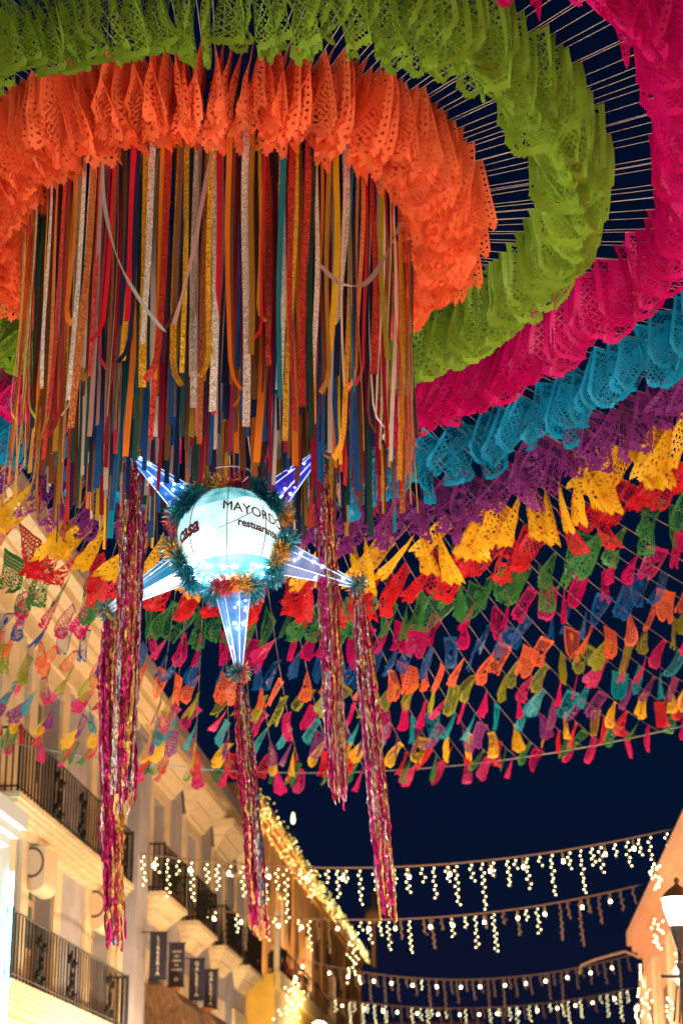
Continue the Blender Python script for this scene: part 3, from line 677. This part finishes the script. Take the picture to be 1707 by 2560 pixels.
for i, azd in enumerate(AZ):
    az = R(azd)
    d, L, ze = string_end(az)
    sec = [t for a, b, t in SECT if a <= azd < b][0]
    p0 = HC + d * HR + Vector((0, 0, tilt(d.y) * HR))
    nseg = 4 + int(L)
    sag_extra = rs.uniform(-.08, .08)
    def zz(r): t = (r - HR) / (L - HR); return zrow(r, L, ze, d.y) - 4 * sag_extra * t * (1 - t) * min(1, L / 10)
    pts = []
    for k in range(nseg + 1):
        r = HR + (L - HR) * k / nseg; q = HC + d * r; pts.append(Vector((q.x, q.y, zz(r))))
    m = MB(); m.tube(pts, .0020, 3, caps=False)
    root = m.build('bunting_string', CORD, org=p0)
    tag(root, 'cord of cut-paper flags ' + sec, 'bunting', 'bunting cords ' + sec)
    # global wind: hems drift towards -x
    for k, cn in enumerate(ROWS):
        r = ((1.42, 2.21, 2.98)[k] if k < 3 else 1.50 + .80 * k) + rs.uniform(-.05, .05) * (.5 if k < 3 else 1) + (.05 * math.sin(azd * .15 + k) if k > 1 else 0)
        if r + .26 > L: break
        if abs(azd) > 75 and k > 5: break
        if abs(azd) > 115 and k > 2: break
        if rs.random() < .02 and k > 3: continue
        q = HC + d * r; pz = zz(r); slope = (zz(r + .2) - zz(r - .2)) / .4
        X = Vector((d.x, d.y, slope)).normalized() * rs.choice((1, 1, 1, -1))
        if k < 3 and X.dot(d) < 0: X = -X
        wind = .16 + .10 * min(k, 6) / 6
        jt = .05 if k < 3 else .09
        dn_ = Vector((-wind + rs.gauss(0, jt), rs.gauss(0, jt * .8), -1))
        dn_ = (dn_ - X * dn_.dot(X)).normalized(); Z = -dn_; Y = Z.cross(X)
        if k >= 3:
            ya = Matrix.Rotation(rs.gauss(0, .2 if k < 7 else .40), 3, Z); X = ya @ X; Y = Z.cross(X)
        foil = k >= 7 and rs.random() < .42
        me = FM[rs.choice({0: (6, 18, 30, 42, 54, 2, 14), 4: (5, 17, 29, 41, 53), 5: (7, 19, 31, 43, 55), 1: (0, 12, 24, 36, 48), 2: (0, 12, 24, 36, 48, 18), 3: (0, 12, 24, 36, 48), 6: (5, 7, 17, 29, 4, 28)}.get(k, (8, 9, 10, 11, 20, 21, 22, 23, 32, 33, 34, 35, 44, 45, 46, 47, 56, 57)))][1 if foil else 0]
        o = bpy.data.objects.new('paper_flag', me); col.objects.link(o); o.parent = root
        M = Matrix((X, Y, Z)).transposed().to_4x4(); sc_ = rs.uniform(.92, 1.06) * (1.0 if k < 6 else k < 8 and .9 or .76); sx_ = sc_ * (1 if k < 4 else rs.uniform(.55, .95)) * (1 if k < 8 else .85)
        o.matrix_local = Matrix.Translation(Vector((q.x, q.y, pz - .004)) - p0) @ M @ Matrix.Diagonal((sx_, sc_, sc_, 1))
        c = FLAGC[cn]; v_ = rs.uniform(.82, 1.12); o.color = (c[0] * v_, c[1] * v_, c[2] * v_, 1)
        o['label'] = cn + ' cut-paper flag'
# cross cables the cords are tied to
for s_, lb in ((S_F, 'far cross cable that all the forward bunting cords are tied to'), (S_B, 'rear cross cable behind the viewer holding the bunting cords')):
    m = MB(); m.tube([W(s_, N_L + (N_R - N_L) * k / 30, z_end(N_L + (N_R - N_L) * k / 30)) for k in range(31)], .010, 5)
    tag(m.build('support_cable', mat('steel_cable', (.35, .4, .42), .4, metal=.6)), lb, 'cable')

# ------------------------------------------------------------------ ribbon curtain
rc = thing('ribbon_hoop', HC, 'round hoop hung with a dense curtain of glitter and satin ribbons', 'ribbon chandelier')
m = MB()
for rr_, z_ in ((1.2, 0), (1.05, .0), (.8, .01)): m.tube([HC + Vector((rr_ * math.cos(q), rr_ * math.sin(q), z_ + tilt(math.sin(q)) * rr_)) for q in [2 * math.pi * i / 48 for i in range(48)]], .014, 6, closed=True)
m.build('hoop', IRON, rc)
m = MB()
for i in range(8):
    q = math.pi * i / 4 + .2; m.tube([HC + Vector((0, 0, .02)), HC + Vector((1.2 * math.cos(q), 1.2 * math.sin(q), .02 + 1.2 * tilt(math.sin(q))))], .010, 5)
m.build('spoke', IRON, rc)
RC = [('silver glitter', (.85, .76, .66), 1, 22), ('gold glitter', (.90, .48, .03), 1, 26), ('copper glitter', (.75, .22, .05), 1, 16), ('red glitter', (.60, .04, .03), 1, 15),
      ('red satin', (.70, .012, .03), 0, 22), ('crimson satin', (.36, .005, .03), 0, 13), ('orange satin', (.85, .22, .02), 0, 11), ('yellow satin', (.85, .52, .02), 0, 6), ('gold satin', (.45, .22, .03), 0, 7),
      ('teal satin', (.0, .24, .33), 0, 5), ('cream satin', (.82, .70, .60), 0, 9), ('rose satin', (.55, .30, .26), 0, 7), ('navy satin', (.01, .02, .08), 0, 9), ('dark green satin', (.01, .06, .04), 0, 5), ('brown satin', (.22, .08, .03), 0, 6), ('olive satin', (.32, .30, .02), 0, 3)]
bag = [x for x in RC for _ in range(x[3])]
rr = random.Random(21); prev = None
def ribbon(pos, rad, L, wd, c, tw, drift, curl):
    seg = 16; vs_ = []; fs_ = []; out = Vector((math.cos(pos), math.sin(pos), 0)); tan = Vector((-out.y, out.x, 0))
    dz = tilt(out.y) * rad; L += dz; p = HC + out * rad + Vector((0, 0, dz)); ph = rr.uniform(0, 6.28); tilt0 = rr.gauss(0, .25)
    for k in range(seg + 1):
        f = k / seg
        a = tilt0 + tw * f + .10 * math.sin(f * 5 + ph); wv = tan * math.cos(a) + out * math.sin(a)
        q = p + Vector((0, 0, -L * f)) + tan * (drift * f * f + .006 * math.sin(f * 7 + ph)) + out * (.012 * math.sin(f * 6 + ph) + .03 * f * math.sin(ph))
        if curl and f > .86: g_ = (f - .86) / .14; q += Vector((curl * .09 * g_ * g_, -.03 * g_, .07 * g_ * g_)); wv = (wv + Vector((0, 0, .9 * g_ * curl))).normalized()
        vs_ += [tuple(q - wv * wd / 2 - p), tuple(q + wv * wd / 2 - p)]
        if k: fs_.append((2 * k - 2, 2 * k - 1, 2 * k + 1, 2 * k))
    me = bpy.data.meshes.new('ribbon'); me.from_pydata(vs_, [], fs_); me.materials.append(GLITTER if c[2] else SATIN); me.polygons.foreach_set('use_smooth', [True] * len(fs_))
    o = bpy.data.objects.new('ribbon', me); col.objects.link(o); o.parent = rc; o.location = p - HC
    v_ = rr.uniform(.8, 1.15); o.color = (c[1][0] * v_, c[1][1] * v_, c[1][2] * v_, 1); o['label'] = c[0] + ' ribbon'
def rlen(): return rr.choice((1.36, 1.48, 1.58, 1.66, 1.74, 1.80, 1.86, 1.90, 1.96, 2.02)) + rr.uniform(-.06, .06)
for i in range(222):
    c = rr.choice(bag)
    while c is prev: c = rr.choice(bag)
    prev = c
    ribbon(2 * math.pi * (i + rr.uniform(-.3, .3)) / 222, 1.2 + rr.choice((0, 0, -.02, -.15)), rlen(), rr.choice((.018, .026, .032, .038)) if not c[2] else rr.choice((.030, .038, .042)), c, rr.gauss(0, .35), rr.gauss(0, .02), rr.choice((0, 0, 0, 0, 0, 0, .6, -.6)))
for i in range(66):
    c = rr.choice([x for x in bag if not x[2]])
    ribbon(2 * math.pi * (i + rr.uniform(-.3, .3)) / 66, .8 + rr.uniform(-.05, .05), rlen() + .05, rr.choice((.025, .034, .04)), c, rr.gauss(0, .5), rr.gauss(0, .03), 0)
# the many narrow ribbons behind, too many and too hidden to pick apart
m = MB()
mm_ = [mat('back_ribbon_' + k, c, .4, trans=.15) for k, c in (('blue', (.006, .07, .24)), ('wine', (.22, .005, .03)), ('navy', (.01, .02, .07)), ('cream', (.5, .42, .36)), ('green', (.01, .07, .05)), ('ochre', (.35, .18, .02)), ('brown', (.15, .05, .02)))]
for i in range(420):
    q = rr.uniform(0, 6.283); ra = rr.uniform(.35, 1.15); out = Vector((math.cos(q), math.sin(q), 0)); a_ = rr.uniform(0, 3.14); wv = Vector((math.cos(a_), math.sin(a_), 0)) * rr.uniform(.010, .019)
    L_ = rr.uniform(1.45, 2.08); m.mi = rr.choice((0, 0, 1, 1, 2, 2, 3, 4, 5, 6)); p_ = HC + out * ra; ph_ = rr.uniform(0, 6.28); vs_ = []
    for k in range(7): c_ = p_ + Vector((.012 * math.sin(k + ph_), .012 * math.cos(k * 1.3 + ph_), -L_ * k / 6)); vs_ += [c_ - wv, c_ + wv]
    m.add(vs_, [(2 * k, 2 * k + 1, 2 * k + 3, 2 * k + 2) for k in range(6)])
tag(m.build('inner_ribbons', mm_, rc), None, kind='stuff')
# loose looping ribbons in front
def loose(pts, wd, c, lab):
    P = [HC + Vector(p) for p in pts]; vs_ = []; fs_ = []; N = 28; n = len(P)
    for k in range(N + 1):
        t = k / N * (n - 1); i = min(int(t), n - 2); f = t - i; g = lambda j: P[max(0, min(n - 1, j))]
        a, b, c_, d_ = g(i - 1), g(i), g(i + 1), g(i + 2)
        q = .5 * ((2 * b) + (-a + c_) * f + (2 * a - 5 * b + 4 * c_ - d_) * f * f + (-a + 3 * b - 3 * c_ + d_) * f ** 3)
        an = .9 * math.sin(k * .35); wv = Vector((math.cos(an), .3, math.sin(an)))
        vs_ += [tuple(q - wv * wd / 2 - HC), tuple(q + wv * wd / 2 - HC)]
        if k: fs_.append((2 * k - 2, 2 * k - 1, 2 * k + 1, 2 * k))
    me = bpy.data.meshes.new('ribbon'); me.from_pydata(vs_, [], fs_); me.materials.append(SATIN); o = bpy.data.objects.new('ribbon', me); col.objects.link(o); o.parent = rc; o.color = (*c, 1); o['label'] = lab
loose([(-.62, -1.03, -.05), (-.58, -1.12, -.55), (-.48, -1.22, -.95), (-.33, -1.27, -1.25), (-.20, -1.26, -1.42)], .022, (.65, .75, .72), 'loose pale ribbon slanting across the left of the curtain')
loose([(.06, -1.18, -.05), (.0, -1.24, -.5), (-.06, -1.26, -.95), (-.15, -1.27, -1.38)], .026, (.6, .36, .33), 'loose rose ribbon slanting down the middle of the curtain')
loose([(1.12, -.6, -.4), (1.02, -.85, -.75), (.9, -1.0, -1.0), (.76, -1.1, -1.05), (.64, -1.15, -.95)], .028, (.5, .36, .36), 'loose mauve ribbon looping on the right of the curtain')

# ------------------------------------------------------------------ star pinata
PC = Vector((-.662, 11.2, 5.385)); PR = .30
sp = thing('star_pinata', PC, 'glowing white star pinata with six tinsel-trimmed points under the ribbon curtain'.replace('six', 'five'), 'pinata')
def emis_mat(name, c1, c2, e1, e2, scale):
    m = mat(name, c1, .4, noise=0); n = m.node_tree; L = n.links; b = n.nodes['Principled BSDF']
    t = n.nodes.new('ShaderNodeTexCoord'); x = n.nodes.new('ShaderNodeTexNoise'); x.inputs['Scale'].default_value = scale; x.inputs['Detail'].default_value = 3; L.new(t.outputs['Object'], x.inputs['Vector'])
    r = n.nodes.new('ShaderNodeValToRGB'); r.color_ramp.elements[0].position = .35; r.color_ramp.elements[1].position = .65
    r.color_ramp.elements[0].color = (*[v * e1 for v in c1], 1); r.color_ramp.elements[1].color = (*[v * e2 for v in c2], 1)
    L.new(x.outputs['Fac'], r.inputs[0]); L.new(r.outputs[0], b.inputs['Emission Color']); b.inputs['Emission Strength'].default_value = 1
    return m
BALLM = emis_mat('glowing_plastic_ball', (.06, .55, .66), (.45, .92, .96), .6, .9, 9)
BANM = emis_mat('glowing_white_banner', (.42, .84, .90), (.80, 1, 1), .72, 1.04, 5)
MAROON = mat('maroon_print', (.10, .005, .02), .7)
def sph(lon, lat, r, sq=1.06):
    return PC + Vector((math.sin(lon) * math.cos(lat) * r, -math.cos(lon) * math.cos(lat) * r, math.sin(lat) * r * sq))
m = MB(); vs_ = []; fs_ = []; NU, NVv = 40, 24
for j in range(NVv + 1):
    for i in range(NU): vs_.append(sph(2 * math.pi * i / NU, -math.pi / 2 + math.pi * j / NVv, PR * (1 + .006 * math.cos(8 * 2 * math.pi * i / NU))))
for j in range(NVv):
    for i in range(NU): fs_.append((j * NU + i, j * NU + (i + 1) % NU, (j + 1) * NU + (i + 1) % NU, (j + 1) * NU + i))
m.add(vs_, fs_, True); ball = m.build('ball', BALLM, sp)
m = MB(); vs_ = []; fs_ = []
def banr(lon, lat): return PR + .010 + .004 * math.sin(5 * lon + 9 * lat) + .003 * math.sin(13 * lon - 6 * lat)
for j in range(13):
    for i in range(61):
        lon = -math.pi + 2 * math.pi * i / 60; lat = R(-33 + 4 * math.sin(lon * 1.3)) + R(62 + 4 * math.sin(lon * 2)) * j / 12; vs_.append(sph(lon, lat, banr(lon, lat)))
for j in range(12):
    for i in range(60): fs_.append((j * 61 + i, j * 61 + i + 1, (j + 1) * 61 + i + 1, (j + 1) * 61 + i))
m.add(vs_, fs_, True); bn = m.build('banner', BANM, sp, label='white cloth banner wrapped round the ball')
def wrap(txt, size, lon0, lat0, slope, bold, sx=1.0):
    v, f = text_mesh(txt, size, bold); m = MB()
    for k, (dx, dy) in enumerate(((0, 0), (.0014, 0), (-.0014, 0), (0, .0012), (0, -.0012))):
        m.add([sph(R(lon0) + (x * sx + dx) / PR, R(lat0) + (y + dy + slope * x) / PR, PR + .024 + .0003 * k) for x, y, _ in v], f)
    return m
wrap('MAYORDOM', .080, 39, 12, -.16, 0).build('lettering', MAROON, bn, label='dark lettering MAYORDOM')
wrap('restuarante', .056, 36, -2.5, -.13, .0012).build('lettering', MAROON, bn, label='small dark lettering restuarante')
wrap('casa', .115, -46, -3, .22, .004, .85).build('lettering', MAROON, bn, label='dark lettering casa')
m = MB()
for k in range(8):
    lo = 2 * math.pi * k / 8 + .0; m.tube([sph(lo, R(-85 + 170 * i / 20), PR + .014) for i in range(21)], .0028, 4)
m.tube([sph(R(-8), R(-6), PR + .026), sph(R(10), R(2), PR + .028), sph(R(26), R(12), PR + .027)], .003, 4)
m.build('frame_wire', mat('rusty_wire', (.28, .16, .12), .5), sp)
m = MB(); top = sph(0, math.pi / 2, PR)
ring = [top + Vector((.13 * math.cos(q), .13 * math.sin(q), .10)) for q in [2 * math.pi * i / 24 for i in range(24)]]
m.tube(ring, .006, 5, closed=True)
for i in range(0, 24, 6): m.tube([ring[i], ring[i] + Vector((0, 0, -.12))], .005, 4)
for i in (0, 12, 18): m.tube([ring[i], HC + Vector((0, 0, .0))], .0035, 4)
m.build('hanging_ring', mat('pale_wire', (.6, .45, .42), .5), sp)

CELLO = bpy.data.materials.new('iridescent_film'); CELLO.use_nodes = True; n = CELLO.node_tree; L = n.links; b = n.nodes['Principled BSDF']
b.inputs['Base Color'].default_value = (.10, .38, .85, 1); b.inputs['Roughness'].default_value = .12; b.inputs['Specular IOR Level'].default_value = 1
oi = n.nodes.new('ShaderNodeObjectInfo'); L.new(oi.outputs['Color'], b.inputs['Base Color'])
tl = n.nodes.new('ShaderNodeBsdfTranslucent'); L.new(oi.outputs['Color'], tl.inputs[0]); tp = n.nodes.new('ShaderNodeBsdfTransparent')
m1 = n.nodes.new('ShaderNodeMixShader'); m1.inputs[0].default_value = .5; m2 = n.nodes.new('ShaderNodeMixShader'); m2.inputs[0].default_value = .38
L.new(b.outputs[0], m1.inputs[1]); L.new(tl.outputs[0], m1.inputs[2]); L.new(m1.outputs[0], m2.inputs[1]); L.new(tp.outputs[0], m2.inputs[2]); L.new(m2.outputs[0], n.nodes['Material Output'].inputs[0])
WIREGLOW = mat('painted_wire_glow', (.8, .9, 1), .4, emit=(.45, .75, 1), es=.8, samp='NONE')  # glow put into the wires, standing for edges that catch the light
LEDB = mat('fairy_bulb_glow', (.9, 1, 1), .4, emit=(.70, .90, 1), es=45)
LEDP = mat('fairy_pink_glow', (1, .6, .6), .4, emit=(1, .45, .5), es=6, samp='NONE')
TINS = [mat('teal_tinsel', (.02, .30, .38), .28, metal=.45, spec=1), mat('gold_tinsel', (.85, .42, .06), .32, metal=.30, spec=1), mat('red_tinsel', (.62, .03, .07), .32, metal=.30, spec=1), mat('dark_teal_tinsel', (.01, .14, .24), .28, metal=.45, spec=1)]
TASS = [mat('magenta_foil', (.85, .02, .32), .21, metal=.75, spec=1), mat('gold_foil', (1, .66, .18), .21, metal=.75, spec=1), mat('silver_foil', (.95, .88, .95), .21, metal=.75, spec=1), mat('wine_foil', (.55, .02, .14), .21, metal=.75, spec=1), mat('blue_foil', (.03, .25, .5), .21, metal=.75, spec=1)]
for k, nm in enumerate(list(TASS)):
    b_ = nm.node_tree.nodes['Principled BSDF']; t = nm.node_tree.nodes.new('ShaderNodeTexCoord'); x = nm.node_tree.nodes.new('ShaderNodeTexNoise'); x.inputs['Scale'].default_value = 60; x.inputs['Detail'].default_value = 3
    mp = nm.node_tree.nodes.new('ShaderNodeMapping'); mp.inputs['Scale'].default_value = (2, 2, .5); bp = nm.node_tree.nodes.new('ShaderNodeBump'); bp.inputs['Strength'].default_value = 1; bp.inputs['Distance'].default_value = .03
    l = nm.node_tree.links; l.new(t.outputs['Object'], mp.inputs[0]); l.new(mp.outputs[0], x.inputs[0]); l.new(x.outputs['Fac'], bp.inputs['Height']); l.new(bp.outputs[0], b_.inputs['Normal'])
rt = random.Random(3)
def basis(d):
    d = d.normalized(); u = d.cross(Vector((0, 1, 0))).normalized(); return d, u, d.cross(u)
def garland(c, axis, rad, tr, nb, ph, parent, name='tinsel_garland'):
    d, u, v = basis(axis); m = MB()
    for i in range(nb):
        a = 2 * math.pi * i / nb; o_ = u * math.cos(a) + v * math.sin(a); p = c + o_ * rad + Vector([rt.gauss(0, .008) for _ in range(3)])
        sec = int((a / (2 * math.pi) * 9 + ph)) % 9; m.mi = (0, 3, 0, 1, 2, 0, 3, 0, 1)[sec]
        e_ = Vector([rt.gauss(0, 1) for _ in range(3)]).normalized(); sd = e_.cross(Vector([rt.gauss(0, 1) for _ in range(3)])).normalized() * .0030
        q = p + e_ * tr * rt.uniform(.7, 1.25); mid = (p + q) / 2 + sd * 1.2
        m.add([p - sd, p + sd, mid + sd, mid - sd, q + sd * .6, q - sd * .6], [(0, 1, 2, 3), (3, 2, 4, 5)])
    return m.build(name, TINS, parent)
def tassel(top, bot, rad, nb, parent, mag=.4):
    """bundle of long foil strips from top to bot"""
    m = MB(); axis = bot - top
    for i in range(nb):
        a = rt.uniform(0, 6.28); rr_ = rad * math.sqrt(rt.random()); off = Vector((math.cos(a), math.sin(a), 0)) * rr_
        Lf = rt.choice((.78, .88, .94, 1.0)) * rt.uniform(.96, 1.04); n_ = 58; wd = rt.uniform(.005, .0095); ph = rt.uniform(0, 6.28); tw = rt.uniform(-14, 14)
        x = rt.random(); mg_ = mag * .6; m.mi = 0 if x < mg_ else 1 if x < mg_ + .26 else 2 if x < mg_ + .40 else 3 if x < .95 else 4
        if x > .97: m.mi = 2
        vs_ = []
        for k in range(n_ + 1):
            f = k / n_; p = top + axis * f * Lf + off * min(1, .35 + f * 3) + Vector((math.sin(7 * f + ph), math.cos(6 * f + ph), 0)) * .008 * f + Vector((math.sin(23 * f + ph) * .003, 0, 0))
            an = ph + tw * f + rt.gauss(0, .38); p += Vector((rt.gauss(0, .0030), rt.gauss(0, .0065), 0)); wv = Vector((math.cos(an), math.sin(an) * .6, rt.gauss(0, .2))) * wd; vs_ += [p - wv, p + wv]
        m.add(vs_, [(2 * k, 2 * k + 1, 2 * k + 3, 2 * k + 2) for k in range(n_)])
    return m.build('foil_tassel', TASS, parent)
V3 = Vector
points = [('tl', V3((-1.257, 11.15, 5.90)), (.03, .28, .95), V3((-1.235, 11.12, 5.80)), V3((-1.232, 11.1, 3.80)), .072, 120, .45),
          ('tr', V3((-.130, 11.22, 5.95)), (.06, .05, .92), V3((-.115, 11.2, 5.86)), V3((-.012, 11.2, 3.83)), .060, 100, .40),
          ('lr', V3((.085, 11.2, 5.105)), (.20, .30, .62), V3((.10, 11.2, 5.07)), V3((.262, 11.2, 3.21)), .055, 105, .55),
          ('ll', V3((-1.377, 11.25, 4.965)), (.03, .38, .72), V3((-1.372, 11.25, 4.90)), V3((-1.262, 11.25, 3.05)), .060, 105, .35),
          ('bt', V3((-.592, 11.17, 4.575)), (.10, .35, .9), V3((-.588, 11.17, 4.50)), V3((-.45, 11.15, 3.09)), .052, 90, .42)]
for nm, tip, colr, t0, t1, trad, tn, mg in points:
    ax = (tip - PC); d, u, v = basis(ax); b0_ = PC + d * .30; Lc = (tip - b0_).length; RB0 = .112
    base = [b0_ + (u * math.cos(q) + v * math.sin(q)) * RB0 for q in [2 * math.pi * k / 7 + .3 for k in range(7)]]
    tipr = [tip + (u * math.cos(q) + v * math.sin(q)) * .018 for q in [2 * math.pi * k / 7 + .3 for k in range(7)]]
    m = MB(); m.add(base + tipr, [(k, (k + 1) % 7, (k + 1) % 7 + 7, k + 7) for k in range(7)])
    cone = m.build('star_point', CELLO, sp, label='translucent film point of the star'); cone.color = (*colr, 1)
    m = MB()
    for k in range(7): m.tube([base[k], tipr[k]], .0032, 4)
    m.build('edge_wire', WIREGLOW, cone)
    m = MB()
    for k in range(11):
        f = rt.uniform(.08, .9); q = rt.uniform(0, 6.28); rad_ = (RB0 * (1 - f) + .018 * f) * .75; m.mi = 0 if k < 7 else 1
        m.ico(b0_ + d * Lc * f + (u * math.cos(q) + v * math.sin(q)) * rad_, .0085)
    for k in range(12):
        f = rt.uniform(.1, .85); q = rt.uniform(0, 6.28); rad_ = (RB0 * (1 - f) + .018 * f) * .8; c_ = b0_ + d * Lc * f + (u * math.cos(q) + v * math.sin(q)) * rad_
        m.mi = 2; m.tube([c_, c_ + V3((rt.gauss(0, .02), rt.gauss(0, .02), rt.gauss(0, .02)))], .0018, 3)
    tag(m.build('fairy_light', [LEDB, LEDP, WIREGLOW], cone), None, kind='stuff')
    garland(b0_ + d * .02, d, .125, .070, 3600, rt.uniform(0, 9), cone)
    garland(tip + d * .01, d, .022, .055, 480, rt.uniform(0, 9), cone)
    tassel(t0, t1, trad, tn, cone, mg)
garland(PC + V3((.02, 0, .30)), V3((0, 0, 1)), .13, .07, 2400, 2, sp)
# fairy lights glowing on the lower half of the ball
m = MB()
for k in range(60):
    lo, la = rt.uniform(-1.5, 1.5), R(rt.uniform(-75, -35)); m.mi = 0 if k % 4 else 1; m.ico(sph(lo, la, PR + .008), .007)
    m.mi = 2; p = sph(lo, la, PR + .008); m.tube([p, p + V3((rt.gauss(0, .03), 0, rt.gauss(0, .02)))], .0016, 3)
tag(m.build('fairy_light', [LEDB, LEDP, mat('white_wire_glow', (1, 1, 1), .4, emit=(.8, 1, 1), es=1.6, samp='NONE')], sp), None, kind='stuff')

# small hanging ball decoration by the lamp
hb = thing('small_pinata', W(26, 2.35, 4.3), 'small round party decoration with dark tassels hanging at the lower right edge', 'decoration')
m = MB(); c = W(23.2, 1.78, 3.95 + .2); m.lathe([(.17 * math.sin(math.pi * i / 10) + .0005, -.17 * math.cos(math.pi * i / 10)) for i in range(11)], c, 14); m.build('ball', mat('grey_paper', (.35, .28, .26), .8), hb)
m = MB()
for k in range(6): q = k * 1.05; m.tube([c + V3((.12 * math.cos(q), .12 * math.sin(q), -.1)), c + V3((.17 * math.cos(q), .17 * math.sin(q), -.5))], .012, 5)
m.build('tassel', IRON, hb)
m = MB(); m.tube([c + V3((0, 0, .17)), c + V3((0, 0, .17)) + V3((.5, 0, 1.2))], .006, 4); m.build('hanging_cord', WIRE, hb)
m = MB(); m.ico(c + V3((-.08, -.17, .05)), .03); m.build('blue_bulb', mat('blue_bulb_glow', (0, .2, 1), .4, emit=(.05, .25, 1), es=12, samp='NONE'), hb)
